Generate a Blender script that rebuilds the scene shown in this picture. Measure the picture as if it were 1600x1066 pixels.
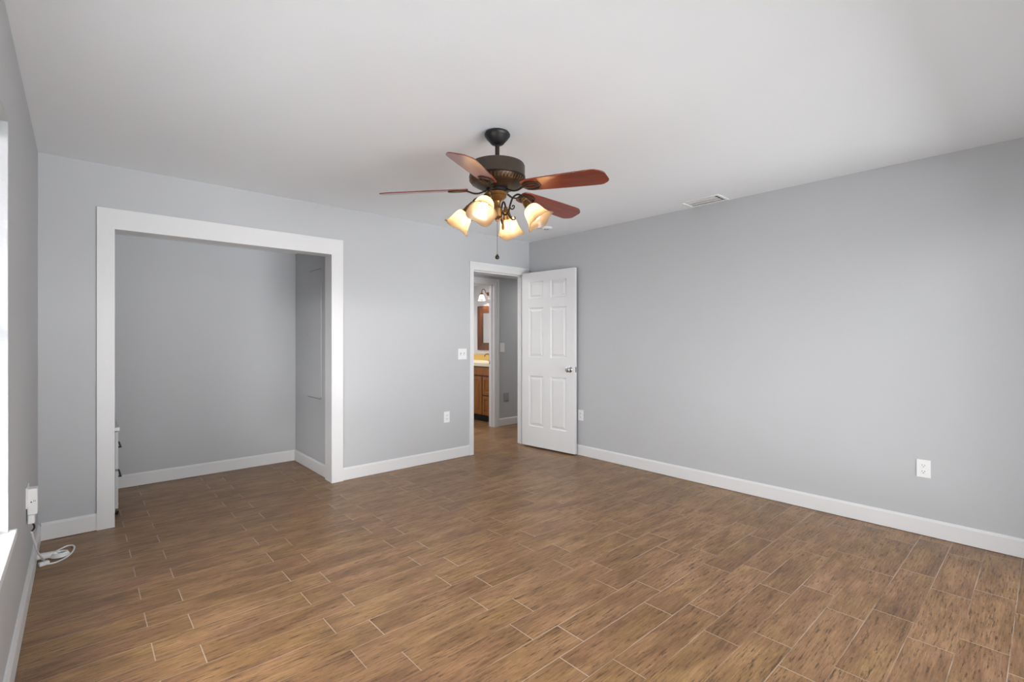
import bpy, bmesh, math
from mathutils import Vector, Matrix
R = math.radians
C = bpy.context.scene.collection
for o in list(bpy.data.objects):
    bpy.data.objects.remove(o)
S = bpy.context.scene

# ---------------------------------------------------------------- camera
cd = bpy.data.cameras.new('camera'); cam = bpy.data.objects.new('camera', cd); C.objects.link(cam)
cam.location = (-4.07397, -4.23447, 1.27254)
cam.rotation_euler = (R(90), 0, R(-41.859))
cd.sensor_width = 36; cd.lens = 36 * 754.5 / 1600; cd.shift_y = -3.8 / 1600; cd.clip_start = 0.02
S.camera = cam
# ---------------------------------------------------------------- world, lamps, exposure
w = bpy.data.worlds.new('world'); S.world = w; w.use_nodes = True
w.node_tree.nodes['Background'].inputs[0].default_value = (0.95, 0.98, 1.0, 1)
w.node_tree.nodes['Background'].inputs[1].default_value = 0.9
S.view_settings.view_transform = 'Standard'; S.view_settings.look = 'None'
S.view_settings.exposure = 0.1; S.view_settings.gamma = 1.0; S.view_settings.use_curve_mapping = False

def area(name, loc, rot, sx, sy, power, col):
    l = bpy.data.lights.new(name, 'AREA'); l.shape = 'RECTANGLE'; l.size = sx; l.size_y = sy
    l.energy = power; l.color = col
    o = bpy.data.objects.new(name, l); C.objects.link(o); o.location = loc; o.rotation_euler = rot
    return o
# daylight outside the left window, followed by added fill lights
area('daylight_left', (-4.68, -2.45, 0.55), (R(125), 0, R(-90)), 1.6, 1.1, 450, (0.96, 0.98, 1.0))
area('closet_fill_left', (-8.2, -8.2, 2.7), (R(79), 0, R(-34)), 2.4, 0.35, 13, (1.0, 0.99, 0.97)).data.spread = R(26)  # added narrow beam to brighten the closet side and window reveal
area('ceiling_fill_far', (-2.0, -12.5, -0.9), (R(101), 0, R(-1)), 7.0, 2.4, 880, (0.96, 0.98, 1.0))  # added upward fill that reaches the far ceiling
area('floor_fill_rear', (-2.15, -8.0, 3.2), (R(70), 0, 0), 6.0, 2.0, 240, (0.96, 0.98, 1.0))  # added fill through the rear opening, aimed down for the floor
area('ceiling_fill_near', (-2.6, -4.9, 0.5), (R(128), 0, 0), 2.6, 1.1, 13, (0.96, 0.98, 1.0))  # added upward fill close to the rear opening, for the ceiling
area('fill_hall', (1.35, 0.55, 2.14), (0, 0, 0), 0.3, 0.3, 6, (1.0, 0.98, 0.95))  # added fill for the hallway wall, no fixture here
area('fill_hall_left', (-1.2, 0.6, 2.14), (0, 0, 0), 0.3, 0.3, 13, (1.0, 0.98, 0.95))  # added fill for the hallway and bathroom casing, no fixture here
area('fill_bathroom', (-0.45, 2.1, 2.17), (0, 0, 0), 0.5, 0.5, 14, (1.0, 0.97, 0.95))  # added overhead fill to brighten the vanity front

# ---------------------------------------------------------------- helpers
class MB:
    def __init__(self): self.b = bmesh.new()
    def box(self, x0, x1, y0, y1, z0, z1, mat=None):
        vs = [Vector((x, y, z)) for z in (z0, z1) for y in (y0, y1) for x in (x0, x1)]
        if mat is not None: vs = [mat @ v for v in vs]
        v = [self.b.verts.new(p) for p in vs]
        for f in ((0, 2, 3, 1), (4, 5, 7, 6), (0, 1, 5, 4), (2, 6, 7, 3), (0, 4, 6, 2), (1, 3, 7, 5)):
            self.b.faces.new([v[i] for i in f])
        return self
    def lathe(self, prof, mat=None, n=48, close=False, fn=None):
        """prof: (r, z) pairs turned about local z"""
        rings = []
        for k, (r, z) in enumerate(prof):
            ring = []
            if r < 1e-6:
                p = Vector((0, 0, z)); ring = [self.b.verts.new(mat @ p if mat is not None else p)]
            else:
                for i in range(n):
                    a = 2 * math.pi * i / n
                    rr, zz = (r, z) if fn is None else fn(r, z, a, k)
                    p = Vector((rr * math.cos(a), rr * math.sin(a), zz))
                    ring.append(self.b.verts.new(mat @ p if mat is not None else p))
            rings.append(ring)
        pairs = list(zip(rings[:-1], rings[1:]))
        if close: pairs.append((rings[-1], rings[0]))
        for A, B in pairs:
            if len(A) == 1 and len(B) == 1: continue
            for i in range(n):
                j = (i + 1) % n
                if len(A) == 1: self.b.faces.new((A[0], B[i], B[j]))
                elif len(B) == 1: self.b.faces.new((A[i], A[j], B[0]))
                else: self.b.faces.new((A[i], A[j], B[j], B[i]))
        return self
    def tube(self, pts, r, n=8, mat=None, smooth=3, flat=1.0, closed=False):
        P = [Vector(p) for p in pts]
        if smooth > 1: P = catmull(P, smooth, closed)
        rad = r if callable(r) else (lambda t: r)
        N = len(P); rings = []; up = Vector((0, 0, 1)); prev = None
        for i in range(N):
            a = P[(i - 1) % N] if closed else P[max(i - 1, 0)]
            c = P[(i + 1) % N] if closed else P[min(i + 1, N - 1)]
            t = (c - a).normalized()
            if prev is None:
                s = t.cross(up)
                if s.length < 1e-3: s = t.cross(Vector((1, 0, 0)))
                s.normalize()
            else:
                s = prev - t * prev.dot(t)
                s.normalize()
            prev = s; q = t.cross(s); rr = rad(i / max(N - 1, 1))
            ring = []
            for k in range(n):
                an = 2 * math.pi * k / n
                p = P[i] + s * math.cos(an) * rr + q * math.sin(an) * rr * flat
                ring.append(self.b.verts.new(mat @ p if mat is not None else p))
            rings.append(ring)
        pr = list(zip(rings[:-1], rings[1:]))
        if closed: pr.append((rings[-1], rings[0]))
        for A, B in pr:
            for k in range(n):
                j = (k + 1) % n
                self.b.faces.new((A[k], A[j], B[j], B[k]))
        if not closed:
            self.b.faces.new(rings[0][::-1]); self.b.faces.new(rings[-1])
        return self
    def prism(self, poly, fn0, fn1):
        a = [self.b.verts.new(fn0(*p)) for p in poly]; c = [self.b.verts.new(fn1(*p)) for p in poly]
        n = len(poly)
        self.b.faces.new(a[::-1]); self.b.faces.new(c)
        for i in range(n):
            j = (i + 1) % n
            self.b.faces.new((a[i], a[j], c[j], c[i]))
        return self
    def quad(self, *ps):
        self.b.faces.new([self.b.verts.new(Vector(p)) for p in ps]); return self
    def build(self, name, m, parent=None, smooth=False, bevel=0, loc=None):
        bmesh.ops.recalc_face_normals(self.b, faces=self.b.faces[:])
        me = bpy.data.meshes.new(name); self.b.to_mesh(me); self.b.free()
        o = bpy.data.objects.new(name, me); C.objects.link(o)
        me.materials.append(m)
        if parent is not None: o.parent = parent
        if smooth:
            for p in me.polygons: p.use_smooth = True
            try: me.set_sharp_from_angle(angle=R(38))
            except Exception: pass
        if bevel:
            md = o.modifiers.new('bevel', 'BEVEL'); md.width = bevel; md.segments = 2
            md.limit_method = 'ANGLE'; md.angle_limit = R(40)
        if loc is not None: o.location = loc
        return o

def catmull(P, k, closed=False):
    out = []; n = len(P)
    for i in range(n if closed else n - 1):
        g = (lambda j: P[j % n]) if closed else (lambda j: P[min(max(j, 0), n - 1)])
        p0, p1, p2, p3 = g(i - 1), g(i), g(i + 1), g(i + 2)
        for s in range(k):
            t = s / k
            out.append(0.5 * ((2 * p1) + (p2 - p0) * t + (2 * p0 - 5 * p1 + 4 * p2 - p3) * t * t + (3 * p1 - p0 - 3 * p2 + p3) * t ** 3))
    if not closed: out.append(P[-1])
    return out

def tag(o, label, cat, group=None):
    o['label'] = label; o['category'] = cat
    if group: o['group'] = group
    return o
def empty(name, loc, label, cat, group=None, rz=0):
    o = bpy.data.objects.new(name, None); C.objects.link(o); o.location = loc; o.rotation_euler = (0, 0, rz)
    o.empty_display_size = 0.05
    return tag(o, label, cat, group)
def struct(o, label=None):
    o['kind'] = 'structure'
    if label: o['label'] = label
    return o
def copy_tree(o, parent=None):
    c = o.copy(); C.objects.link(c)
    if parent is not None: c.parent = parent
    for ch in list(o.children): copy_tree(ch, c)
    return c

# ---------------------------------------------------------------- materials
def srgb(r, g, b):
    f = lambda v: (v / 255 / 12.92) if v / 255 <= 0.04045 else ((v / 255 + 0.055) / 1.055) ** 2.4
    return (f(r), f(g), f(b), 1)
def mat(name, col, rough=0.5, metal=0, bump=0, bscale=200, coat=0, spec=0.5, vary=0, vscale=6):
    m = bpy.data.materials.new(name); m.use_nodes = True
    nt = m.node_tree; p = nt.nodes['Principled BSDF']
    p.inputs['Base Color'].default_value = col; p.inputs['Roughness'].default_value = rough
    p.inputs['Metallic'].default_value = metal; p.inputs['Specular IOR Level'].default_value = spec
    p.inputs['Coat Weight'].default_value = coat; p.inputs['Coat Roughness'].default_value = 0.25
    tc = nt.nodes.new('ShaderNodeTexCoord')
    if bump:
        n = nt.nodes.new('ShaderNodeTexNoise'); n.inputs['Scale'].default_value = bscale
        nt.links.new(tc.outputs['Object'], n.inputs['Vector'])
        b = nt.nodes.new('ShaderNodeBump'); b.inputs['Strength'].default_value = bump; b.inputs['Distance'].default_value = 0.002
        nt.links.new(n.outputs['Fac'], b.inputs['Height']); nt.links.new(b.outputs['Normal'], p.inputs['Normal'])
    if vary:
        n = nt.nodes.new('ShaderNodeTexNoise'); n.inputs['Scale'].default_value = vscale; n.inputs['Detail'].default_value = 4
        nt.links.new(tc.outputs['Object'], n.inputs['Vector'])
        mx = nt.nodes.new('ShaderNodeMix'); mx.data_type = 'RGBA'
        mx.inputs[6].default_value = tuple(c * (1 - vary) for c in col[:3]) + (1,)
        mx.inputs[7].default_value = tuple(min(1, c * (1 + vary)) for c in col[:3]) + (1,)
        nt.links.new(n.outputs['Fac'], mx.inputs[0]); nt.links.new(mx.outputs[2], p.inputs['Base Color'])
    return m

M = {}
M['wall'] = mat('wall_paint', (0.498, 0.508, 0.522, 1), 0.55, bump=0.12, bscale=140, spec=0.35, vary=0.012, vscale=2)
M['ceil'] = mat('ceiling_paint', (0.838, 0.866, 0.892, 1), 0.75, bump=0.15, bscale=120, spec=0.2, vary=0.01, vscale=3)
M['trim'] = mat('trim_paint', (0.72, 0.72, 0.725, 1), 0.38, vary=0.01, vscale=8)
M['plastic'] = mat('white_plastic', (0.82, 0.82, 0.82, 1), 0.35, vary=0.01)
M['dark'] = mat('dark_slot', (0.02, 0.02, 0.02, 1), 0.6, vary=0.1)
M['bathwall'] = mat('bath_paint', (0.74, 0.74, 0.79, 1), 0.5, vary=0.01)
M['bronze'] = mat('dark_bronze', (0.040, 0.026, 0.018, 1), 0.38, metal=0.55, vary=0.25, vscale=30)
M['drum'] = mat('brown_bronze', (0.062, 0.045, 0.033, 1), 0.42, metal=0.4, vary=0.15, vscale=20)
M['black'] = mat('black_iron', (0.008, 0.007, 0.007, 1), 0.45, vary=0.2, vscale=30)
M['brass'] = mat('antique_brass', (0.30, 0.165, 0.06, 1), 0.33, metal=0.85, vary=0.45, vscale=45)
M['chrome'] = mat('chrome', (0.62, 0.62, 0.63, 1), 0.15, metal=1, vary=0.05)
M['cord'] = mat('white_cord', (0.80, 0.80, 0.80, 1), 0.4, vary=0.02)
M['counter'] = mat('cream_counter', (0.85, 0.78, 0.60, 1), 0.25, vary=0.04, vscale=14)
M['splash'] = mat('yellow_backsplash', (0.72, 0.50, 0.15, 1), 0.3, vary=0.06, vscale=14)
M['greyplate'] = mat('grey_plate', (0.33, 0.34, 0.33, 1), 0.4, vary=0.02)
M['furn'] = mat('dresser_paint', (0.62, 0.62, 0.62, 1), 0.4, vary=0.02)

def wood(name, c1, c2, axis_scale, rough, coat):
    m = bpy.data.materials.new(name); m.use_nodes = True; nt = m.node_tree; p = nt.nodes['Principled BSDF']
    tc = nt.nodes.new('ShaderNodeTexCoord'); mp = nt.nodes.new('ShaderNodeMapping')
    mp.inputs['Scale'].default_value = axis_scale
    n = nt.nodes.new('ShaderNodeTexNoise'); n.inputs['Scale'].default_value = 1; n.inputs['Detail'].default_value = 6
    n.inputs['Roughness'].default_value = 0.6
    cr = nt.nodes.new('ShaderNodeValToRGB')
    cr.color_ramp.elements[0].position = 0.3; cr.color_ramp.elements[0].color = c1
    cr.color_ramp.elements[1].position = 0.7; cr.color_ramp.elements[1].color = c2
    nt.links.new(tc.outputs['Object'], mp.inputs['Vector']); nt.links.new(mp.outputs['Vector'], n.inputs['Vector'])
    nt.links.new(n.outputs['Fac'], cr.inputs['Fac']); nt.links.new(cr.outputs['Color'], p.inputs['Base Color'])
    p.inputs['Roughness'].default_value = rough; p.inputs['Coat Weight'].default_value = coat
    p.inputs['Coat Roughness'].default_value = 0.22
    return m
M['oak'] = wood('oak_wood', (0.19, 0.062, 0.010, 1), (0.37, 0.150, 0.030, 1), (30, 30, 2.5), 0.4, 0.2)
M['frame'] = wood('mirror_wood', (0.055, 0.017, 0.006, 1), (0.13, 0.042, 0.012, 1), (20, 20, 3), 0.4, 0.2)
M['blade'] = wood('mahogany', (0.095, 0.011, 0.004, 1), (0.23, 0.032, 0.010, 1), (5, 60, 60), 0.30, 0.6)

def floor_mat():
    m = bpy.data.materials.new('wood_look_tile'); m.use_nodes = True; nt = m.node_tree; L = nt.links.new
    p = nt.nodes['Principled BSDF']
    tc = nt.nodes.new('ShaderNodeTexCoord'); sx = nt.nodes.new('ShaderNodeSeparateXYZ'); L(tc.outputs['Object'], sx.inputs[0])
    def mth(op, a, b=None, c=None):
        n = nt.nodes.new('ShaderNodeMath'); n.operation = op
        for i, v in enumerate((a, b, c)):
            if v is None: continue
            if isinstance(v, (int, float)): n.inputs[i].default_value = v
            else: L(v, n.inputs[i])
        return n.outputs[0]
    X, Y = sx.outputs['X'], sx.outputs['Y']
    W, LEN = 0.15, 0.602
    yy = mth('DIVIDE', mth('ADD', Y, 0.675 + 30 * W), W)
    row = mth('FLOOR', yy); fy = mth('FRACT', yy)
    par = mth('MODULO', row, 2.0)
    xx = mth('DIVIDE', mth('SUBTRACT', mth('ADD', X, 3.85 + 10 * LEN), mth('MULTIPLY', par, 0.150)), LEN)
    ix = mth('FLOOR', xx); fx = mth('FRACT', xx)
    dx = mth('MULTIPLY', mth('MINIMUM', fx, mth('SUBTRACT', 1.0, fx)), LEN)
    dy = mth('MULTIPLY', mth('MINIMUM', fy, mth('SUBTRACT', 1.0, fy)), W)
    def edge(d, a, b):
        n = nt.nodes.new('ShaderNodeMapRange'); n.interpolation_type = 'SMOOTHSTEP'
        n.inputs['From Min'].default_value = a; n.inputs['From Max'].default_value = b
        n.inputs['To Min'].default_value = 1; n.inputs['To Max'].default_value = 0
        L(d, n.inputs['Value']); return n.outputs['Result']
    gx = edge(dx, 0.0012, 0.0026); gy = edge(dy, 0.0010, 0.0022)
    cv = nt.nodes.new('ShaderNodeCombineXYZ'); L(ix, cv.inputs[0]); L(row, cv.inputs[1])
    wn = nt.nodes.new('ShaderNodeTexWhiteNoise'); wn.noise_dimensions = '2D'; L(cv.outputs[0], wn.inputs['Vector'])
    rnd = wn.outputs['Value']
    def noise(sxv, syv, off, detail, rough=0.6):
        c = nt.nodes.new('ShaderNodeCombineXYZ')
        L(mth('ADD', mth('MULTIPLY', X, sxv), mth('MULTIPLY', rnd, off)), c.inputs[0])
        L(mth('MULTIPLY', Y, syv), c.inputs[1]); L(mth('MULTIPLY', rnd, off * 0.7), c.inputs[2])
        n = nt.nodes.new('ShaderNodeTexNoise'); n.inputs['Scale'].default_value = 1
        n.inputs['Detail'].default_value = detail; n.inputs['Roughness'].default_value = rough
        L(c.outputs[0], n.inputs['Vector']); return n.outputs['Fac']
    streak = noise(9, 130, 40, 5, 0.72)        # fine grain
    blotch = noise(3.2, 11, 23, 5, 0.62)       # broad shading of the printed wood
    dark = noise(10, 105, 61, 5, 0.78)         # dark dashes
    hue = noise(2.4, 5, 91, 2, 0.5)            # yellower and redder zones
    cr = nt.nodes.new('ShaderNodeValToRGB'); e = cr.color_ramp.elements
    e[0].position = 0.30; e[0].color = (0.085, 0.040, 0.017, 1)
    e[1].position = 0.72; e[1].color = (0.46, 0.275, 0.145, 1)
    k = cr.color_ramp.elements.new(0.5); k.color = (0.255, 0.138, 0.066, 1)
    mixv = mth('ADD', mth('ADD', mth('MULTIPLY', streak, 0.5), mth('MULTIPLY', blotch, 0.5)), mth('MULTIPLY', mth('SUBTRACT', rnd, 0.5), 0.06))
    L(mixv, cr.inputs['Fac'])
    hr = nt.nodes.new('ShaderNodeMapRange'); hr.inputs['From Min'].default_value = 0.35; hr.inputs['From Max'].default_value = 0.65
    L(hue, hr.inputs['Value'])
    hm = nt.nodes.new('ShaderNodeMix'); hm.data_type = 'RGBA'; L(hr.outputs['Result'], hm.inputs[0])
    hm.inputs[6].default_value = (1.0, 0.96, 0.98, 1); hm.inputs[7].default_value = (1.0, 1.02, 0.86, 1)
    tm = nt.nodes.new('ShaderNodeMix'); tm.data_type = 'RGBA'; tm.blend_type = 'MULTIPLY'; tm.inputs[0].default_value = 1
    L(cr.outputs['Color'], tm.inputs[6]); L(hm.outputs[2], tm.inputs[7])
    dk = nt.nodes.new('ShaderNodeMapRange'); dk.inputs['From Min'].default_value = 0.54; dk.inputs['From Max'].default_value = 0.62
    dk.inputs['To Min'].default_value = 0; dk.inputs['To Max'].default_value = 0.85; L(dark, dk.inputs['Value'])
    m1 = nt.nodes.new('ShaderNodeMix'); m1.data_type = 'RGBA'; L(dk.outputs['Result'], m1.inputs[0]); L(tm.outputs[2], m1.inputs[6])
    m1.inputs[7].default_value = (0.066, 0.032, 0.014, 1)
    # worn, partly filled grout lines
    gn = nt.nodes.new('ShaderNodeTexNoise'); gn.inputs['Scale'].default_value = 2.2; L(tc.outputs['Object'], gn.inputs['Vector'])
    gw = nt.nodes.new('ShaderNodeMapRange'); gw.inputs['From Min'].default_value = 0.40; gw.inputs['From Max'].default_value = 0.62
    gw.inputs['To Min'].default_value = 0.10; gw.inputs['To Max'].default_value = 0.75; L(gn.outputs['Fac'], gw.inputs['Value'])
    g = mth('MAXIMUM', mth('MULTIPLY', gx, mth('ADD', mth('MULTIPLY', gw.outputs['Result'], 0.5), 0.5)), mth('MULTIPLY', gy, gw.outputs['Result']))
    m2 = nt.nodes.new('ShaderNodeMix'); m2.data_type = 'RGBA'; L(g, m2.inputs[0]); L(m1.outputs[2], m2.inputs[6])
    m2.inputs[7].default_value = (0.50, 0.41, 0.33, 1)
    L(m2.outputs[2], p.inputs['Base Color'])
    rr = nt.nodes.new('ShaderNodeMapRange'); rr.inputs['To Min'].default_value = 0.30; rr.inputs['To Max'].default_value = 0.44
    L(streak, rr.inputs['Value']); L(rr.outputs['Result'], p.inputs['Roughness'])
    p.inputs['Specular IOR Level'].default_value = 0.42
    b = nt.nodes.new('ShaderNodeBump'); b.inputs['Strength'].default_value = 0.35; b.inputs['Distance'].default_value = 0.0015
    L(mth('SUBTRACT', mth('MULTIPLY', streak, 0.5), mth('MAXIMUM', gx, gy)), b.inputs['Height']); L(b.outputs['Normal'], p.inputs['Normal'])
    return m
M['floor'] = floor_mat()

def glass_mat():
    m = bpy.data.materials.new('window_glass'); m.use_nodes = True; nt = m.node_tree
    nt.nodes.remove(nt.nodes['Principled BSDF']); out = nt.nodes['Material Output']
    t = nt.nodes.new('ShaderNodeBsdfTransparent'); g = nt.nodes.new('ShaderNodeBsdfGlossy'); g.inputs['Roughness'].default_value = 0.02
    f = nt.nodes.new('ShaderNodeFresnel'); f.inputs['IOR'].default_value = 1.45
    mx = nt.nodes.new('ShaderNodeMixShader')
    ge = nt.nodes.new('ShaderNodeNewGeometry'); sb = nt.nodes.new('ShaderNodeMath'); sb.operation = 'SUBTRACT'; sb.inputs[0].default_value = 1.0
    mu = nt.nodes.new('ShaderNodeMath'); mu.operation = 'MULTIPLY'       # one Fresnel loss, at the outer face of the pane
    nt.links.new(ge.outputs['Backfacing'], sb.inputs[1]); nt.links.new(sb.outputs[0], mu.inputs[0]); nt.links.new(f.outputs[0], mu.inputs[1])
    nt.links.new(mu.outputs[0], mx.inputs[0]); nt.links.new(t.outputs[0], mx.inputs[1]); nt.links.new(g.outputs[0], mx.inputs[2])
    nt.links.new(mx.outputs[0], out.inputs['Surface']); return m
M['glass'] = glass_mat()

def translucent(name, col, tcol, fac, gloss=0.05):
    m = bpy.data.materials.new(name); m.use_nodes = True; nt = m.node_tree
    nt.nodes.remove(nt.nodes['Principled BSDF']); out = nt.nodes['Material Output']
    tc = nt.nodes.new('ShaderNodeTexCoord'); n = nt.nodes.new('ShaderNodeTexNoise'); n.inputs['Scale'].default_value = 25
    nt.links.new(tc.outputs['Object'], n.inputs['Vector'])
    cm = nt.nodes.new('ShaderNodeMix'); cm.data_type = 'RGBA'
    cm.inputs[6].default_value = tuple(c * 0.94 for c in tcol[:3]) + (1,); cm.inputs[7].default_value = tcol
    nt.links.new(n.outputs['Fac'], cm.inputs[0])
    d = nt.nodes.new('ShaderNodeBsdfDiffuse'); d.inputs['Color'].default_value = col
    t = nt.nodes.new('ShaderNodeBsdfTranslucent'); nt.links.new(cm.outputs[2], t.inputs['Color'])
    mx = nt.nodes.new('ShaderNodeMixShader'); mx.inputs[0].default_value = fac
    nt.links.new(d.outputs[0], mx.inputs[1]); nt.links.new(t.outputs[0], mx.inputs[2])
    g = nt.nodes.new('ShaderNodeBsdfGlossy'); g.inputs['Roughness'].default_value = 0.25
    m2 = nt.nodes.new('ShaderNodeMixShader'); m2.inputs[0].default_value = gloss
    nt.links.new(mx.outputs[0], m2.inputs[1]); nt.links.new(g.outputs[0], m2.inputs[2])
    nt.links.new(m2.outputs[0], out.inputs['Surface']); return m
M['shade'] = translucent('amber_glass', (0.20, 0.155, 0.11, 1), (0.95, 0.80, 0.61, 1), 0.6)
M['bathshade'] = translucent('frosted_glass', (0.6, 0.6, 0.58, 1), (0.95, 0.95, 0.92, 1), 0.7)
M['slat'] = translucent('blind_slat', (0.85, 0.85, 0.85, 1), (0.8, 0.8, 0.8, 1), 0.25)
def emit(name, col, s):
    m = bpy.data.materials.new(name); m.use_nodes = True; nt = m.node_tree
    nt.nodes.remove(nt.nodes['Principled BSDF']); e = nt.nodes.new('ShaderNodeEmission')
    e.inputs[0].default_value = col; e.inputs[1].default_value = s
    nt.links.new(e.outputs[0], nt.nodes['Material Output'].inputs['Surface']); return m
M['bulb'] = emit('lit_bulb', (1.0, 0.83, 0.60, 1), 55)
M['bathbulb'] = emit('lit_bath_bulb', (1.0, 0.93, 0.82, 1), 600)

# ---------------------------------------------------------------- the shell
H = 2.44; LX = -4.267; YF = -4.45; TW = 0.116; LOW = 2.16
HY = 1.10; BX = 1.05; BY = 2.95
fl = struct(MB().box(-4.75, 2.4, -4.85, 3.2, -0.12, 0).build('floor', M['floor']))
vx0, vx1, vy0, vy1 = -0.214, -0.042, -2.418, -2.122      # duct opening
ce = MB().box(LX - 0.15, vx0, YF - 0.15, 0.06, H, H + 0.1).box(vx1, 0.15, YF - 0.15, 0.06, H, H + 0.1)
ce.box(vx0, vx1, YF - 0.15, vy0, H, H + 0.1).box(vx0, vx1, vy1, 0.06, H, H + 0.1)
struct(ce.build('ceiling', M['ceil']))
struct(MB().box(LX - 0.15, -2.39, TW, 1.04, 2.155, 2.25).build('ceiling_closet', M['ceil']))
struct(MB().box(-1.7, 2.0, TW, HY, LOW, 2.26).build('ceiling_hall', M['ceil']))
struct(MB().box(-1.3, BX, HY + TW, BY, 2.19, 2.29).build('ceiling_bathroom', M['ceil']))
# back wall with the closet opening and the doorway
wb = MB()
wb.box(LX, -3.91, 0, TW, 0, H).box(-3.91, -2.402, 0, TW, 2.03, H).box(-2.402, -0.865, 0, TW, 0, H)
wb.box(-0.865, -0.067, 0, TW, 2.048, H).box(-0.067, 0.14, 0, TW, 0, H)
struct(wb.build('wall_back', M['wall']))
struct(MB().box(0, 0.14, YF - 0.14, 0, 0, H).build('wall_right', M['wall']))
WY0, WY1, WZ0, WZ1 = -3.25, -1.702, 0.565, 2.065
wl = MB()
wl.box(LX - 0.14, LX, WY1, 1.18, 0, H).box(LX - 0.14, LX, YF - 0.14, WY0, 0, H)
wl.box(LX - 0.14, LX, WY0, WY1, 0, WZ0).box(LX - 0.14, LX, WY0, WY1, WZ1, H)
struct(wl.build('wall_left', M['wall']))
FX0, FX1, FZ0, FZ1 = -4.0, -0.30, 0.10, 2.16  # unseen rear opening, widened to let more light in
wf = MB()
wf.box(LX, FX0, YF - 0.14, YF, 0, H).box(FX1, 0, YF - 0.14, YF, 0, H)
wf.box(FX0, FX1, YF - 0.14, YF, 0, FZ0).box(FX0, FX1, YF - 0.14, YF, FZ1, H)
struct(wf.build('wall_front', M['wall']))
# closet
struct(MB().box(LX, -2.28, 1.04, 1.14, 0, 2.26).build('wall_closet_back', M['wall']))
struct(MB().box(-2.39, -2.28, TW, 1.04, 0, 2.26).build('wall_closet_right', M['wall']))
# hall
wh = MB()
wh.box(0.378, 2.0, HY, HY + TW, 0, 2.29).box(-1.7, -0.52, HY, HY + TW, 0, 2.29).box(-0.52, 0.378, HY, HY + TW, 2.058, 2.29)
struct(wh.build('wall_hall_back', M['wall']))
struct(MB().box(-1.8, -1.7, TW, HY + TW, 0, 2.29).build('wall_hall_left', M['wall']))
struct(MB().box(2.0, 2.1, TW, HY + TW, 0, 2.29).build('wall_hall_right', M['wall']))
struct(MB().box(0.14, 2.0, 0, TW, 0, 2.29).build('wall_hall_front', M['wall']))
# bathroom
struct(MB().box(BX, BX + 0.1, HY + TW, BY + 0.1, 0, 2.29).build('wall_bathroom_right', M['bathwall']))
struct(MB().box(-1.3, BX, BY, BY + 0.1, 0, 2.29).build('wall_bathroom_back', M['bathwall']))
struct(MB().box(-1.4, -1.3, HY + TW, BY + 0.1, 0, 2.29).build('wall_bathroom_left', M['bathwall']))

# baseboards: straight board with a sloped top edge
BH, BT = 0.112, 0.014
def bb(name, p0, p1, nrm, h=BH, t=BT):
    p0 = Vector(p0 + (0,)); p1 = Vector(p1 + (0,)); n = Vector(nrm + (0,)); g = 0.003
    poly = [(0, g), (t, g), (t, h - 0.014), (t * 0.45, h), (0, h)]
    return struct(MB().prism(poly, lambda a, z: p0 + n * a + Vector((0, 0, z)), lambda a, z: p1 + n * a + Vector((0, 0, z))).build(name, M['trim']))
bb('baseboard_back', (-2.319, 0), (-0.908, 0), (0, -1))
bb('baseboard_back_left', (LX + 0.014, 0), (-3.988, 0), (0, -1))
bb('baseboard_right', (0, -0.001), (0, YF), (-1, 0))
bb('baseboard_closet_back', (LX, 1.04), (-2.39, 1.04), (0, -1))
bb('baseboard_closet_right', (-2.39, 0.141), (-2.39, 1.026), (-1, 0))
bb('baseboard_hall', (0.446, HY), (2.0, HY), (0, -1))
bl = MB()
def leftbase(y0, y1, h, t):
    poly = [(0, 0.003), (t, 0.003), (t, h - 0.02), (t * 0.5, h), (0, h)]
    bl.prism(poly, lambda a, z: Vector((LX + a, y0, z)), lambda a, z: Vector((LX + a, y1, z)))
leftbase(YF, -0.862, 0.112, 0.014); leftbase(-0.858, -0.50, 0.113, 0.0150); leftbase(-0.496, -0.014, 0.112, 0.014)
struct(bl.build('baseboard_left', M['trim']))

# closet casing and liner
t1 = MB()
t1.box(-3.988, -3.896, -0.018, 0, 0, 2.012).box(-2.423, -2.319, -0.018, 0, 0, 2.012).box(-3.988, -2.319, -0.018, 0, 2.012, 2.149)
t1.box(-3.91, -3.897, 0, 0.14, 0, 2.03).box(-2.421, -2.402, 0, 0.14, 0, 2.03).box(-3.897, -2.421, 0, 0.14, 2.013, 2.03)
struct(t1.build('trim_1', M['trim']), 'wide flat white casing round the closet opening')
# bedroom door casing and jamb
t2 = MB()
def casing(mb, xo0, xi0, xi1, xo1, zi, zo, y, s):
    """s = -1: faces -y ; stepped colonial profile"""
    for (a, b, d) in ((0.0, 0.42, 0.017), (0.42, 1.0, 0.011)):
        y0, y1 = min(y, y + s * d), max(y, y + s * d)
        za, zb = zo - (zo - zi) * a, zo - (zo - zi) * b
        L0, L1 = xo0 + (xi0 - xo0) * a, xo0 + (xi0 - xo0) * b
        R0, R1 = xo1 + (xi1 - xo1) * b, xo1 + (xi1 - xo1) * a
        mb.box(L0, L1, y0, y1, 0, zb).box(R0, R1, y0, y1, 0, zb).box(L0, R1, y0, y1, zb, za)
casing(t2, -0.908, -0.853, -0.079, -0.0165, 2.036, 2.117, 0, -1)
t2.box(-0.865, -0.847, 0, TW, 0, 2.048).box(-0.085, -0.067, 0, TW, 0, 2.048).box(-0.847, -0.085, 0, TW, 2.03, 2.048)
t2.box(-0.847, -0.836, 0.04, 0.072, 0, 2.03).box(-0.096, -0.085, 0.04, 0.072, 0, 2.03).box(-0.836, -0.096, 0.04, 0.072, 2.019, 2.03)
struct(t2.build('trim_2', M['trim']), 'white casing and jamb of the bedroom doorway')
t3 = MB()
casing(t3, -0.59, -0.51, 0.364, 0.444, 2.045, 2.125, HY, -1)
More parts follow.
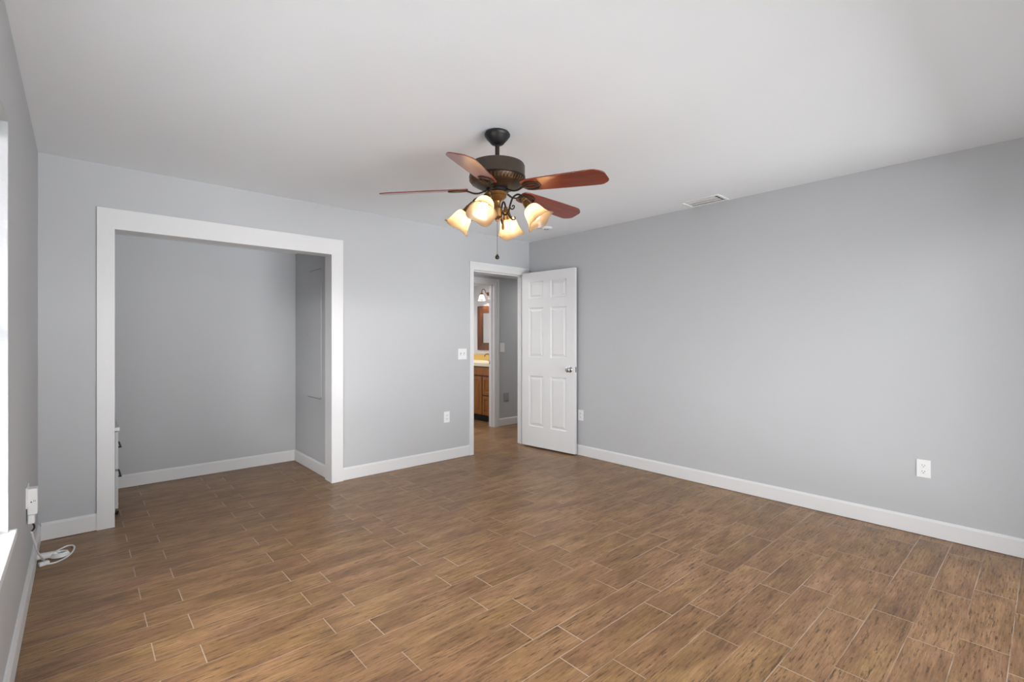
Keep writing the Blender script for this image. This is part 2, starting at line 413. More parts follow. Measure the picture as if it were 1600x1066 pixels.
t3.box(0.36, 0.378, HY, HY + TW, 0, 2.058).box(-0.52, -0.502, HY, HY + TW, 0, 2.058).box(-0.502, 0.36, HY, HY + TW, 2.04, 2.058)
t3.box(0.348, 0.36, HY + 0.045, HY + 0.08, 0, 2.04)
t3o = struct(t3.build('trim_3', M['trim']), 'white casing and jamb of the bathroom doorway')
MB().box(0.3585, 0.3605, HY + 0.085, HY + 0.108, 0.90, 0.945).build('strike_plate', M['black'], t3o)

# ---------------------------------------------------------------- the open door
A0 = Vector((-0.1496, -0.037, 0)); B0 = Vector((-0.0818, -0.7958, 0))
du = (B0 - A0).normalized(); dn = Vector((-du.y, du.x, 0))        # dn points to the right wall
if dn.x < 0: dn = -dn
DT = 0.035
DM = Matrix(((du.x, dn.x, 0, A0.x), (du.y, dn.y, 0, A0.y), (0, 0, 1, 0), (0, 0, 0, 1)))
def door_leaf():
    mb = MB(); Wd = 0.762; z0, z1 = 0.018, 2.044
    us = [0, 0.108, 0.320, 0.428, 0.650, Wd]; zs = [z0, 0.25, 0.838, 1.055, 1.63, 1.735, 1.935, z1]
    for side in (0, 1):
        D = lambda d: d if side == 0 else DT - d
        P = lambda u, z, d: DM @ Vector((u, D(d), z))
        for i in range(5):
            for j in range(7):
                a, b, c, e = us[i], us[i + 1], zs[j], zs[j + 1]
                if i in (1, 3) and j in (1, 3, 5):
                    rects = []
                    for ins, d in ((0, 0), (0.007, 0.007), (0.020, 0.008), (0.042, 0.0015)):
                        rects.append([(a + ins, c + ins, d), (b - ins, c + ins, d), (b - ins, e - ins, d), (a + ins, e - ins, d)])
                    for r0, r1 in zip(rects[:-1], rects[1:]):
                        for k in range(4):
                            l = (k + 1) % 4
                            mb.quad(P(*r0[k]), P(*r0[l]), P(*r1[l]), P(*r1[k]))
                    mb.quad(*[P(*q) for q in rects[-1]])
                else:
                    mb.quad(P(a, c, 0), P(b, c, 0), P(b, e, 0), P(a, e, 0))
    for (u0, zz0, u1, zz1) in ((0, z0, 0, z1), (Wd, z0, Wd, z1)):
        mb.quad(DM @ Vector((u0, 0, zz0)), DM @ Vector((u0, DT, zz0)), DM @ Vector((u0, DT, zz1)), DM @ Vector((u0, 0, zz1)))
    for z in (z0, z1):
        mb.quad(DM @ Vector((0, 0, z)), DM @ Vector((Wd, 0, z)), DM @ Vector((Wd, DT, z)), DM @ Vector((0, DT, z)))
    bmesh.ops.remove_doubles(mb.b, verts=mb.b.verts[:], dist=0.0002)
    return mb
door = struct(door_leaf().build('door_1', M['trim']), 'white six panel bedroom door standing open against the right wall')
def knob(side):
    mb = MB(); y0 = 0 if side < 0 else DT
    mm = DM @ Matrix.Translation((0.700, y0, 0.934)) @ Matrix.Rotation(R(90) if side < 0 else R(-90), 4, 'X')
    k = 1.0 if side < 0 else 0.78
    prof = [(0.0, 0), (0.031, 0), (0.032, 0.004), (0.026, 0.008), (0.012, 0.011), (0.011, 0.026 * k), (0.020, 0.034 * k), (0.027, 0.043 * k), (0.027, 0.051 * k), (0.018, 0.057 * k), (0.0, 0.058 * k)]
    return mb.lathe(prof, mm, 28)
knob(-1).build('door_knob', M['chrome'], door, smooth=True)
knob(1).build('door_knob', M['chrome'], door, smooth=True)
MB().box(0.7612, 0.7632, 0.006, 0.029, 0.905, 0.963, DM).build('latch_plate', M['chrome'], door)
for z in (0.22, 1.03, 1.84):
    MB().lathe([(0, z - 0.045), (0.006, z - 0.045), (0.006, z + 0.045), (0, z + 0.045)], Matrix.Translation((-0.098, -0.026, 0)), 12).build('hinge', M['chrome'], door, smooth=True)

# ---------------------------------------------------------------- windows
def window_left():
    root = MB()
    X0 = LX - 0.115; X1 = LX - 0.075; f = 0.045
    root.box(X0, X1, WY0, WY0 + f, WZ0, WZ1).box(X0, X1, WY1 - f, WY1, WZ0, WZ1).box(X0, X1, WY0 + f, WY1 - f, WZ0, WZ0 + f)
    root.box(X0, X1, WY0 + f, WY1 - f, WZ1 - f, WZ1).box(X0, X1, WY0 + f, WY1 - f, 1.29, 1.33)
    w1 = struct(root.build('window_1', M['trim'], bevel=0.002), 'white framed window in the left wall')
    MB().box(X0 + 0.017, X0 + 0.022, WY0 + f, WY1 - f, WZ0 + f, WZ1 - f).build('window_pane', M['glass'], w1)
    MB().box(LX - 0.074, LX - 0.0005, WY1 - 0.006, WY1 + 0.0005, WZ0, WZ1).box(LX - 0.074, LX - 0.0005, WY0 - 0.0005, WY0 + 0.006, WZ0, WZ1).box(LX - 0.074, LX - 0.0005, WY0 + 0.006, WY1 - 0.006, WZ1 - 0.006, WZ1 + 0.0005).build('window_reveal', M['wall'], w1)
    MB().box(LX - 0.10, LX + 0.022, WY0 - 0.06, WY1 + 0.025, WZ0 - 0.028, WZ0 + 0.004).build('window_sill', M['trim'], w1, bevel=0.003)
window_left()
def window_rear():
    root = MB(); Y0 = YF - 0.11; Y1 = YF - 0.06; f = 0.05
    root.box(FX0, FX0 + f, Y0, Y1, FZ0, FZ1).box(FX1 - f, FX1, Y0, Y1, FZ0, FZ1).box(FX0 + f, FX1 - f, Y0, Y1, FZ0, FZ0 + f)
    root.box(FX0 + f, FX1 - f, Y0, Y1, FZ1 - f, FZ1).box(-2.175, -2.125, Y0, Y1, FZ0 + f, FZ1 - f)
    w2 = struct(root.build('window_2', M['trim'], bevel=0.002), 'unseen white framed window behind the viewpoint, widened for light')
    MB().box(FX0 + f, -2.175, Y0 + 0.02, Y0 + 0.025, FZ0 + f, FZ1 - f).build('window_pane', M['glass'], w2)
    MB().box(-2.125, FX1 - f, Y0 + 0.02, Y0 + 0.025, FZ0 + f, FZ1 - f).build('window_pane', M['glass'], w2)
window_rear()
# blind hanging inside the left window
bd = empty('window_blind', (LX - 0.052, (WY0 + WY1) / 2, WZ1), 'white slatted blind hanging in the left wall window', 'blind')
def L(x): return x
yb0, yb1 = -(WY1 - WY0) / 2 + 0.012, (WY1 - WY0) / 2 - 0.012
MB().box(-0.022, 0.024, yb0, yb1, -0.055, -0.004).build('headrail', M['plastic'], bd, bevel=0.003)
sl = MB(); z = -0.075
while z > WZ0 - WZ1 + 0.045:
    mm = Matrix.Translation((0, 0, z)) @ Matrix.Rotation(R(24), 4, 'Y')
    sl.box(-0.0135, 0.0135, yb0, yb1, -0.0006, 0.0006, mm)
    z -= 0.0225
sl.build('slats', M['slat'], bd)
MB().box(-0.014, 0.014, yb0, yb1, WZ0 - WZ1 + 0.012, WZ0 - WZ1 + 0.028).build('bottom_rail', M['plastic'], bd, bevel=0.002)
for yy in (-0.5, 0.0, 0.5):
    MB().tube([(0.015, yy, -0.05), (0.015, yy, WZ0 - WZ1 + 0.03)], 0.0008, 6, smooth=1).build('ladder_cord', M['plastic'], bd)

# ---------------------------------------------------------------- ceiling fan
FC = Vector((-2.312, -2.143, H))
fan = empty('ceiling_fan', FC, 'bronze ceiling fan with mahogany blades and four lit glass shades', 'ceiling fan')
def fz(z): return z - H
def P2(prof): return [(r, fz(z)) for r, z in prof]
MB().lathe(P2([(0, 2.4395), (0.058, 2.4395), (0.067, 2.436), (0.073, 2.426), (0.072, 2.418), (0.066, 2.412), (0.062, 2.404), (0.045, 2.385), (0.036, 2.374), (0.024, 2.368), (0, 2.366)])).build('canopy', M['black'], fan, smooth=True)
MB().lathe(P2([(0, 2.37), (0.0125, 2.37), (0.0125, 2.26), (0, 2.26)]), n=20).build('downrod', M['bronze'], fan, smooth=True)
mh = MB().lathe(P2([(0.0, 2.276), (0.024, 2.276), (0.03, 2.268), (0.09, 2.264), (0.140, 2.259), (0.152, 2.254), (0.156, 2.246), (0.156, 2.190), (0.159, 2.186), (0.159, 2.180), (0.152, 2.176)]), n=72).build('motor_housing', M['drum'], fan, smooth=True)
MB().lathe(P2([(0.152, 2.178), (0.156, 2.172), (0.152, 2.158), (0.136, 2.142), (0.110, 2.128), (0.082, 2.119), (0.0, 2.117)]), n=72).build('lower_housing', M['bronze'], fan, smooth=True)
vr = MB()
for i in range(48):
    a = 2 * math.pi * i / 48
    mm = Matrix.Rotation(a, 4, 'Z') @ Matrix.Translation((0.1505, 0, fz(2.157))) @ Matrix.Rotation(R(-52), 4, 'Y')
    vr.box(-0.012, 0.012, -0.0026, 0.0026, -0.002, 0.003, mm)
vr.build('vent_ribs', M['brass'], fan)
MB().lathe(P2([(0, 2.118), (0.062, 2.118), (0.064, 2.112), (0.064, 2.102), (0.055, 2.098), (0, 2.098)])).build('flywheel', M['black'], fan, smooth=True)
MB().lathe(P2([(0, 2.101), (0.052, 2.101), (0.057, 2.096), (0.057, 2.088), (0.051, 2.082), (0.053, 2.075), (0.044, 2.065), (0.028, 2.053), (0.020, 2.048), (0.0, 2.047)])).build('switch_housing', M['brass'], fan, smooth=True)
MB().lathe(P2([(0, 2.049), (0.022, 2.049), (0.019, 2.04), (0.020, 2.02), (0.025, 2.012), (0.030, 2.006), (0.030, 1.972), (0.029, 1.968), (0.029, 1.96), (0.02, 1.953), (0.012, 1.946), (0.010, 1.938), (0, 1.934)]), n=12).build('light_kit_hub', M['brass'], fan, smooth=True)

# one blade with its bracket, then four copies
BZ = fz(2.083); PITCH = math.tan(R(13.5))
def blade_outline():
    half = [(0.165, 0.030), (0.175, 0.047), (0.20, 0.054), (0.30, 0.060), (0.45, 0.066), (0.56, 0.069), (0.595, 0.0695), (0.612, 0.066), (0.634, 0.053), (0.648, 0.040), (0.653, 0.028)]
    return half + [(r, -w_) for r, w_ in half[::-1]]
bmb = MB(); po = blade_outline()
zr = lambda r: fz(2.112) - (r - 0.16) * 0.070       # the blades droop towards their tips
zf = lambda wv, r=0.222: zr(r) - wv * PITCH
bmb.prism(po, lambda r, v: Vector((r, v, zf(v, r) - 0.003)), lambda r, v: Vector((r, v, zf(v, r) + 0.003)))
blade = bmb.build('fan_blade', M['blade'], fan, bevel=0.0015)
br = MB()
br.tube([(0.050, 0, fz(2.106)), (0.075, 0, fz(2.103)), (0.105, 0, fz(2.092)), (0.135, 0, fz(2.092)), (0.165, 0, zr(0.165) - 0.010), (0.185, 0, zr(0.185) - 0.007)], 0.008, 8, flat=0.6)
ring = []
for i in range(16):
    a = 2 * math.pi * i / 16
    v = 0.036 * math.sin(a); r_ = 0.222 + 0.052 * math.cos(a); ring.append((r_, v, zf(v, r_) - 0.0062))
br.tube(ring, 0.0052, 8, closed=True, smooth=2)
for sg in (1, -1):
    br.tube([(r_, sg * v, zf(sg * v, r_) - 0.0065) for r_, v in ((0.172, 0), (0.20, 0.012), (0.235, 0.012), (0.268, 0))], 0.0042, 6)
for (sr, sv) in ((0.200, 0.027), (0.200, -0.027), (0.262, 0.0)):
    br.lathe([(0, -0.0045), (0.005, -0.0035), (0.005, 0.003)], Matrix.Translation((sr, sv, zf(sv, sr) - 0.0065)), 10)
brk = br.build('blade_bracket', M['bronze'], blade, smooth=True)
PH = 70.0
blade.rotation_euler.z = R(PH)
for k in range(1, 5):
    c = copy_tree(blade, fan); c.rotation_euler.z = R(PH + 72 * k)

# one lamp arm: arm > socket ; shade > bulb
LA = 31.0
arm = MB()
arm.tube([(0.022, 0, fz(1.988)), (0.046, 0, fz(1.970)), (0.066, 0, fz(1.985)), (0.077, 0, fz(2.025)), (0.092, 0, fz(2.062)), (0.118, 0, fz(2.078)), (0.140, 0, fz(2.070)), (0.150, 0, fz(2.052))], 0.0055, 8, smooth=5)
arm.tube([(0.060, 0, fz(1.978)), (0.074, 0, fz(1.957)), (0.090, 0, fz(1.940)), (0.103, 0, fz(1.940)), (0.105, 0, fz(1.952)), (0.097, 0, fz(1.955))], lambda t: 0.005 - 0.002 * t, 8, smooth=4)
arm.tube([(0.074, 0, fz(2.010)), (0.086, 0, fz(1.998)), (0.098, 0, fz(2.003)), (0.100, 0, fz(2.016)), (0.090, 0, fz(2.019)), (0.088, 0, fz(2.010))], lambda t: 0.0042 - 0.0012 * t, 8, smooth=4)
arm_o = arm.build('lamp_arm', M['bronze'], fan, smooth=True)
TILT = R(37)
AX = Matrix.Translation((0.148, 0, fz(2.056))) @ Matrix.Rotation(-TILT, 4, 'Y') @ Matrix.Rotation(math.pi, 4, 'X')
# local +z now runs down and outward along the lamp's axis
MB().lathe([(0, 0), (0.009, 0), (0.013, 0.006), (0.012, 0.012), (0.018, 0.020), (0.016, 0.026), (0.021, 0.034), (0.024, 0.060), (0.028, 0.066), (0.028, 0.074), (0.0, 0.074)], AX, 24).build('socket', M['brass'], arm_o, smooth=True)
def shade_fn(off):
    def fn(r, z, a, k):
        t = max(0, (z - 0.10) / 0.073)
        wv = math.cos(4 * a)
        return (r + off) + 0.006 * t * t * wv, z + 0.005 * t * t * wv
    return fn
prof = [(0.025, 0.066), (0.036, 0.072), (0.045, 0.082), (0.0515, 0.098), (0.0555, 0.116), (0.059, 0.134), (0.064, 0.152), (0.071, 0.168), (0.079, 0.180), (0.083, 0.185)]
prof = [(0.025 + (r - 0.025) * 0.93, 0.066 + (z - 0.066) * 0.90) for r, z in prof]
sm = MB()
inner = [(r - 0.003, z + (0.002 if i == 0 else 0)) for i, (r, z) in enumerate(prof)]
sm.lathe(prof + inner[::-1], AX, 48, close=True, fn=shade_fn(0))
shade_o = sm.build('lamp_shade', M['shade'], fan, smooth=True)
MB().lathe([(0, 0.072), (0.012, 0.074), (0.014, 0.090), (0.021, 0.108), (0.024, 0.124), (0.021, 0.138), (0.012, 0.147), (0, 0.149)], AX, 20).build('bulb', M['bulb'], shade_o, smooth=True)
for o in (arm_o, shade_o): o.rotation_euler.z = R(LA)
for k in range(1, 4):
    for o in (arm_o, shade_o):
        c = copy_tree(o, fan); c.rotation_euler.z = R(LA + 90 * k)
# pull chains: fine chain with a wooden ball, short brass pull
ch = MB().tube([(0, 0, fz(1.936)), (0, 0, fz(1.742))], 0.0011, 6, smooth=1).build('pull_chain', M['bronze'], fan)
MB().lathe(P2([(0, 1.752), (0.004, 1.750), (0.005, 1.745), (0.010, 1.740), (0.0125, 1.732), (0.010, 1.724), (0, 1.720)]), n=16).build('chain_ball', M['bronze'], ch, smooth=True)
q = MB(); pm = Matrix.Translation((0.022, -0.024, 0))
q.lathe(P2([(0, 1.958), (0.004, 1.957), (0.006, 1.94), (0.004, 1.925), (0.007, 1.915), (0.0085, 1.900), (0.007, 1.890), (0, 1.886)]), pm, 12)
q.build('pull_handle', M['brass'], fan, smooth=True)

# ---------------------------------------------------------------- ceiling fittings
cv = empty('ceiling_vent', (-0.128, -2.27, H), 'white rectangular air vent in the ceiling beside the right wall', 'air vent')
f = MB(); hx, hy, b = 0.108, 0.170, 0.022
f.box(-hx, -hx + b, -hy, hy, -0.007, 0).box(hx - b, hx, -hy, hy, -0.007, 0).box(-hx + b, hx - b, -hy, -hy + b, -0.007, 0).box(-hx + b, hx - b, hy - b, hy, -0.007, 0)
f.build('vent_frame', M['plastic'], cv, bevel=0.002)
du_ = MB(); a0, a1, c0, c1 = vx0 + 0.128, vx1 + 0.128, vy0 + 2.27, vy1 + 2.27
du_.box(a0 + 0.001, a0 + 0.003, c0 + 0.001, c1 - 0.001, 0.001, 0.14).box(a1 - 0.003, a1 - 0.001, c0 + 0.001, c1 - 0.001, 0.001, 0.14)
du_.box(a0 + 0.003, a1 - 0.003, c0 + 0.001, c0 + 0.003, 0.001, 0.14).box(a0 + 0.003, a1 - 0.003, c1 - 0.003, c1 - 0.001, 0.001, 0.14)
du_.box(a0 + 0.001, a1 - 0.001, c0 + 0.001, c1 - 0.001, 0.14, 0.145)
du_.build('duct', M['greyplate'], cv)
for k in range(3):
    mm = Matrix.Translation((-0.060 + 0.054 * k, 0.010, 0.002)) @ Matrix.Rotation(R((9, 3, 0)[k]), 4, 'Y')
    MB().box((-0.026, -0.019, -0.016)[k], 0.019, -hy + 0.040, hy - 0.030, -0.0012, 0.0012, mm).build('louver', M['plastic'], cv)
sd = empty('smoke_detector', (-0.42, -0.70, H), 'flat round white detector on the ceiling near the room corner', 'smoke detector')
MB().lathe([(0, -0.001), (0.060, -0.001), (0.062, -0.005), (0.058, -0.012), (0.048, -0.019), (0, -0.020)], n=40).build('detector_body', M['plastic'], sd, smooth=True)
g = MB()
for s in (-1, 1): g.box(-0.012 + s * 0.014, 0.012 + s * 0.014 - 0.004, -0.006, 0.006, -0.0215, -0.0195, Matrix.Rotation(R(-42), 4, 'Z'))
g.build('sensor_slot', M['dark'], sd)

# ---------------------------------------------------------------- outlets and switches
def plate_parent(name, loc, rz, label, cat, group=None):
    return empty(name, loc, label, cat, group, rz)
def outlet(loc, rz, label, group='duplex outlets', mat_='plastic', w_=0.072, h_=0.115):
    """local -y faces the room"""
    o = empty('wall_outlet', loc, label, 'outlet', group, rz)
    MB().box(-w_ / 2, w_ / 2, -0.006, 0, -h_ / 2, h_ / 2).build('cover_plate', M[mat_], o, bevel=0.003)
    for s in (-1, 1):
        r = MB().box(-0.0165, 0.0165, -0.0085, -0.005, s * 0.0195 - 0.0145, s * 0.0195 + 0.0145).build('receptacle', M[mat_], o, bevel=0.004)
        sm_ = MB()
        for sx_ in (-0.0065, 0.0065): sm_.box(sx_ - 0.0011, sx_ + 0.0011, -0.0089, -0.0080, s * 0.0195 - 0.001, s * 0.0195 + 0.008)
        sm_.lathe([(0, 0), (0.0026, 0), (0.0026, 0.0009), (0, 0.0009)], Matrix.Translation((0, -0.0080, s * 0.0195 - 0.007)) @ Matrix.Rotation(R(90), 4, 'X'), 12)
        sm_.build('slots', M['dark'], r)
    MB().lathe([(0, 0), (0.003, 0), (0.003, 0.001), (0, 0.0013)], Matrix.Translation((0, -0.006, 0)) @ Matrix.Rotation(R(90), 4, 'X'), 12).build('screw', M['plastic'], o)
    return o
outlet((-1.2025, 0, 0.449), 0, 'white outlet low on the back wall between closet and doorway')
outlet((0, -3.684, 0.430), R(-90), 'white outlet alone on the bare stretch of the right wall')
outlet((0, -0.814, 0.437), R(-90), 'white outlet on the right wall just past the open door edge')
so = empty('light_switch', (-1.000, 0, 1.106), 'white double switch plate on the back wall beside the doorway', 'light switch')
MB().box(-0.057, 0.057, -0.006, 0, -0.058, 0.058).build('cover_plate', M['plastic'], so, bevel=0.003)
for s in (-1, 1):
    MB().box(s * 0.023 - 0.005, s * 0.023 + 0.005, -0.014, -0.004, -0.011, 0.007, Matrix.Rotation(R(8), 4, 'X')).build('toggle', M['plastic'], so, bevel=0.002)
    MB().box(s * 0.023 - 0.0075, s * 0.023 + 0.0075, -0.0066, -0.0058, -0.014, 0.014).build('toggle_slot', M['greyplate'], so)
ho = empty('light_switch', (0.512, HY, 1.141), 'white switch plate on the hallway wall seen through the doorway', 'light switch')
MB().box(-0.045, 0.045, -0.006, 0, -0.065, 0.065).build('cover_plate', M['plastic'], ho, bevel=0.003)
for s in (-1, 1):
    MB().box(-0.006, 0.006, -0.013, -0.004, s * 0.026 - 0.010, s * 0.026 + 0.010).build('toggle', M['plastic'], ho, bevel=0.002)
hp = empty('wall_outlet', (0.586, HY, 0.412), 'grey outlet plate low on the hallway wall beyond the doorway', 'outlet')
MB().box(-0.052, 0.052, -0.005, 0, -0.066, 0.066).build('cover_plate', M['greyplate'], hp, bevel=0.003)
MB().box(-0.034, 0.034, -0.009, -0.004, -0.046, 0.046).build('blank_insert', M['greyplate'], hp, bevel=0.002)

# ---------------------------------------------------------------- left wall adapter and cord
ad = empty('outlet_adapter', (LX, -0.88, 0.455), 'white plug adapter box on the left wall under the corner', 'power adapter')
MB().box(0, 0.006, -0.06, 0.06, -0.005, 0.095).build('cover_plate', M['plastic'], ad, bevel=0.002)
MB().box(0.004, 0.040, -0.030, 0.030, -0.045, 0.082).build('adapter_body', M['plastic'], ad, bevel=0.004)
MB().box(0.005, 0.030, -0.026, 0.026, -0.090, -0.0465).build('plug', M['plastic'], ad, bevel=0.004)
sk = MB()
sk.lathe([(0, 0), (0.003, 0), (0.003, 0.0012), (0, 0.0012)], Matrix.Translation((0.018, -0.0298, 0.018)) @ Matrix.Rotation(R(90), 4, 'X'), 12)
sk.box(0.026, 0.0275, -0.031, -0.0295, 0.018, 0.026).box(0.031, 0.0325, -0.031, -0.0295, 0.018, 0.026)
sk.build('socket_holes', M['dark'], ad)
MB().tube([(0.017, 0.0, -0.088), (0.026, -0.005, -0.102), (0.027, -0.008, -0.118), (0.018, -0.010, -0.130)], 0.004, 8).build('strain_relief', M['black'], ad, smooth=True)

cx, cy = -4.17, -0.36
cordo = MB()
cordo.tube([(LX + 0.018, -0.892, 0.322), (LX + 0.024, -0.84, 0.26), (LX + 0.032, -0.74, 0.17), (LX + 0.045, -0.58, 0.075), (LX + 0.045, -0.45, 0.025), (-4.235, -0.36, 0.0055), (-4.21, -0.315, 0.0055),
            (-4.17, -0.27, 0.0055), (-4.128, -0.225, 0.0055), (-4.100, -0.250, 0.0055), (-4.100, -0.33, 0.0055), (-4.125, -0.42, 0.0055), (-4.17, -0.475, 0.0055), (-4.205, -0.478, 0.006)], 0.0045, 8, smooth=6)
cord = tag(cordo.build('extension_cord', M['cord'], smooth=True), 'white extension cord coiled on the floor by the left wall', 'cord')
cc = MB()
for k in range(3):
    pts = []
    for i in range(14):
        a = 2 * math.pi * i / 14
        pts.append((-4.158 + (0.038 - 0.004 * k) * math.cos(a), -0.372 + (0.036 - 0.004 * k) * math.sin(a), 0.0065 + 0.007 * k))
    cc.tube(pts, 0.006, 8, closed=True, smooth=3)
cc.build('cord_coil', M['cord'], cord, smooth=True)
MB().box(-0.046, 0.046, -0.019, 0.019, 0.001, 0.030, Matrix.Translation((-4.212, -0.352, 0)) @ Matrix.Rotation(R(-8), 4, 'Z')).build('cord_socket', M['cord'], cord, bevel=0.007)
MB().box(-0.022, 0.022, -0.013, 0.013, 0.001, 0.022, Matrix.Translation((-4.222, -0.468, 0)) @ Matrix.Rotation(R(20), 4, 'Z')).build('plug', M['cord'], cord, bevel=0.004)

# ---------------------------------------------------------------- closet contents
ap = empty('access_panel', (-2.39, 0.483, 1.316), 'grey painted flush access panel in the closet side wall', 'access panel')
MB().box(-0.005, 0, -0.170, 0.170, -0.608, 0.608).build('panel_door', M['wall'], ap, bevel=0.001)
e_ = MB(); e_.box(-0.0058, -0.0048, -0.172, 0.172, -0.613, -0.6085)
gapm = ( mat('gap_shadow', (0.13, 0.13, 0.135, 1), 0.7, vary=0.2, vscale=12))
e_.build('painted_gap', gapm, ap); MB().box(-0.0058, -0.0048, -0.172, 0.12, 0.6085, 0.6115).build('painted_gap', gapm, ap)
MB().box(-0.009, -0.004, 0.166, 0.176, -0.015, 0.02).build('hinge', M['greyplate'], ap)
MB().box(-0.009, -0.004, -0.176, -0.163, -0.606, -0.585).build('latch', M['greyplate'], ap)

ds = empty('dresser', (-4.06, 0.60, 0), 'low white dresser at the left end of the closet', 'dresser')
dx0, dx1, dy0, dy1 = -0.19, 0.195, -0.345, 0.345
MB().box(dx0, dx1 - 0.018, dy0, dy1, 0.02, 0.605).build('body', M['furn'], ds, bevel=0.002)
MB().box(dx0, dx1 + 0.008, dy0 - 0.006, dy1 + 0.006, 0.606, 0.632).build('top', M['plastic'], ds, bevel=0.002)
for k in range(2):
    z0 = 0.045 + k * 0.285
    d = MB().box(dx1 - 0.017, dx1, dy0 + 0.004, dy1 - 0.004, z0, z0 + 0.270).build('drawer', M['furn'], ds, bevel=0.002)
    zz = (0.205, 0.432)[k]
    MB().tube([(dx1, -0.01, zz), (dx1 + 0.028, -0.01, zz), (dx1 + 0.030, 0.0, zz), (dx1 + 0.030, 0.20, zz), (dx1 + 0.028, 0.21, zz), (dx1, 0.21, zz)], 0.0065, 8, smooth=2).build('handle', M['black'], d, smooth=True)
for sx_ in (dx0 + 0.03, dx1 - 0.012):
    for sy_ in (dy0 + 0.03, dy1 - 0.03):
        MB().lathe([(0, 0.001), (0.014, 0.001), (0.017, 0.021), (0, 0.021)], Matrix.Translation((sx_, sy_, 0)), 14).build('foot', M['black'], ds, smooth=True)

# ---------------------------------------------------------------- bathroom
VX = 0.50
va = empty('vanity_cabinet', (0.78, 1.92, 0), 'oak vanity cabinet in the bathroom beyond the doorway', 'vanity')
def V(x0, x1, y0, y1, z0, z1): return (x0 - 0.78, x1 - 0.78, y0 - 1.92, y1 - 1.92, z0, z1)
MB().box(*V(VX, BX - 0.001, 1.222, 2.62, 0.10, 0.848)).build('body', M['frame'], va, bevel=0.001)  # darker wood than the fronts, puts shade into the gaps by colour
MB().box(*V(VX + 0.07, BX - 0.001, 1.222, 2.62, 0.002, 0.10)).build('toe_kick', M['dark'], va)
def front(y0, y1, z0, z1, name):
    mb = MB(); d0 = VX - 0.018
    b_ = 0.05
    mb.box(*V(d0, VX, y0, y0 + b_, z0, z1)).box(*V(d0, VX, y1 - b_, y1, z0, z1)).box(*V(d0, VX, y0 + b_, y1 - b_, z0, z0 + b_)).box(*V(d0, VX, y0 + b_, y1 - b_, z1 - b_, z1))
    mb.box(*V(d0 + 0.010, VX, y0 + b_, y1 - b_, z0 + b_, z1 - b_)).box(*V(d0 + 0.003, d0 + 0.011, y0 + b_ + 0.025, y1 - b_ - 0.025, z0 + b_ + 0.025, z1 - b_ - 0.025))
    return mb.build(name, M['oak'], va, bevel=0.003)
for (a, c) in ((1.545, 1.905), (1.92, 2.28)): front(a, c, 0.117, 0.69, 'door')
for (a, c) in ((1.235, 1.525), (2.295, 2.605)):
    front(a, c, 0.117, 0.40, 'drawer'); front(a, c, 0.418, 0.69, 'drawer')
MB().box(*V(VX - 0.016, VX, 1.235, 2.605, 0.712, 0.835)).build('apron', M['oak'], va, bevel=0.004)
ct = tag(MB().box(VX - 0.03, BX - 0.001, 1.218, 2.66, 0.849, 0.905).build('countertop', M['counter'], bevel=0.006), 'cream countertop on the oak bathroom vanity', 'countertop')
bs = tag(MB().box(BX - 0.02, BX - 0.0005, 1.218, 2.66, 0.906, 1.007).build('backsplash', M['splash'], bevel=0.003), 'yellow backsplash along the bathroom wall above the counter', 'backsplash')
fa = empty('faucet', (0.93, 1.90, 0.906), 'brass faucet on the bathroom counter below the mirror', 'faucet')
MB().lathe([(0, 0), (0.026, 0), (0.024, 0.012), (0.014, 0.020), (0.012, 0.09), (0, 0.09)], n=20).build('faucet_base', M['brass'], fa, smooth=True)
MB().tube([(0, 0, 0.07), (-0.01, 0, 0.10), (-0.05, 0, 0.115), (-0.095, 0, 0.10), (-0.10, 0, 0.075)], 0.010, 8).build('spout', M['brass'], fa, smooth=True)
mi = empty('bathroom_mirror', (BX, 1.94, 1.45), 'brown wood framed mirror on the bathroom wall', 'mirror')
mf = MB(); y0, y1, z0, z1, b_ = -0.40, 0.395, -0.374, 0.376, 0.125
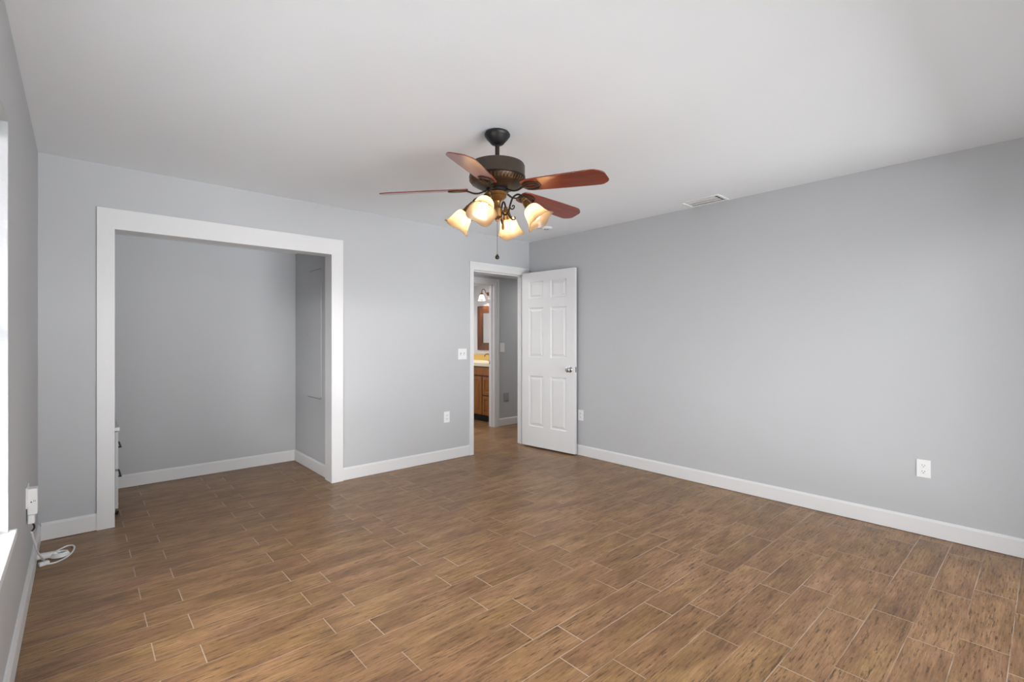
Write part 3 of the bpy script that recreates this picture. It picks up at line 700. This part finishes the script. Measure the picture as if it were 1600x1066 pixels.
def rail(pts):
    # bevelled moulding: outer edge thick, sloping to the inner edge
    (a, b), (c, d), (e, g), (h, i) = pts
    o1, o2, n2, n1 = Vector((0, a, b)), Vector((0, c, d)), Vector((0, e, g)), Vector((0, h, i))
    T = lambda v, t: v + Vector((-t, 0, 0))
    vs = [T(o1, 0), T(o2, 0), T(n2, 0), T(n1, 0), T(o1, 0.035), T(o2, 0.035), T(n2, 0.014), T(n1, 0.014)]
    q_ = [mf.b.verts.new(v) for v in vs]
    for ff in ((0, 1, 2, 3), (4, 5, 6, 7), (0, 1, 5, 4), (1, 2, 6, 5), (2, 3, 7, 6), (3, 0, 4, 7)): mf.b.faces.new([q_[k] for k in ff])
rail(((y0, z0), (y0, z1), (y0 + b_, z1 - b_), (y0 + b_, z0 + b_)))
rail(((y1, z0), (y1, z1), (y1 - b_, z1 - b_), (y1 - b_, z0 + b_)))
rail(((y0, z0), (y1, z0), (y1 - b_, z0 + b_), (y0 + b_, z0 + b_)))
rail(((y0, z1), (y1, z1), (y1 - b_, z1 - b_), (y0 + b_, z1 - b_)))
mf.build('mirror_frame', M['frame'], mi)
MB().box(-0.009, -0.001, y0 + b_ - 0.004, y1 - b_ + 0.004, z0 + b_ - 0.004, z1 - b_ + 0.004).build('mirror_glass', mat('mirror_silver', (0.82, 0.82, 0.80, 1), 0.03, metal=1, vary=0.01), mi)
vl = empty('wall_lamp', (BX, 1.80, 2.02), 'brass bathroom wall lamp with lit glass shades above the mirror', 'wall lamp')
MB().box(-0.022, 0, -0.30, 0.30, -0.03, 0.03).build('backplate', M['brass'], vl, bevel=0.006)
for k in range(3):
    yk = 0.27 - 0.27 * k
    a_ = MB().tube([(-0.02, yk, 0.0), (-0.06, yk, 0.012), (-0.085, yk, 0.06), (-0.115, yk, 0.075), (-0.145, yk, 0.05), (-0.150, yk, 0.0)], 0.006, 8).build('lamp_arm', M['brass'], vl, smooth=True)
    MB().lathe([(0, 0.01), (0.018, 0.008), (0.026, -0.012), (0.028, -0.022), (0, -0.022)], Matrix.Translation((-0.150, yk, 0)), 20).build('socket', M['brass'], a_, smooth=True)
    pr = [(0.026, -0.022), (0.036, -0.035), (0.044, -0.06), (0.052, -0.09), (0.066, -0.115)]
    s_ = MB().lathe(pr + [(r - 0.003, z) for r, z in pr[::-1]], Matrix.Translation((-0.150, yk, 0)), 24, close=True).build('lamp_shade', M['bathshade'], vl, smooth=True)
    MB().lathe([(0, -0.03), (0.012, -0.035), (0.024, -0.065), (0.02, -0.085), (0, -0.092)], Matrix.Translation((-0.150, yk, 0)), 16).build('bulb', M['bathbulb'], s_, smooth=True)
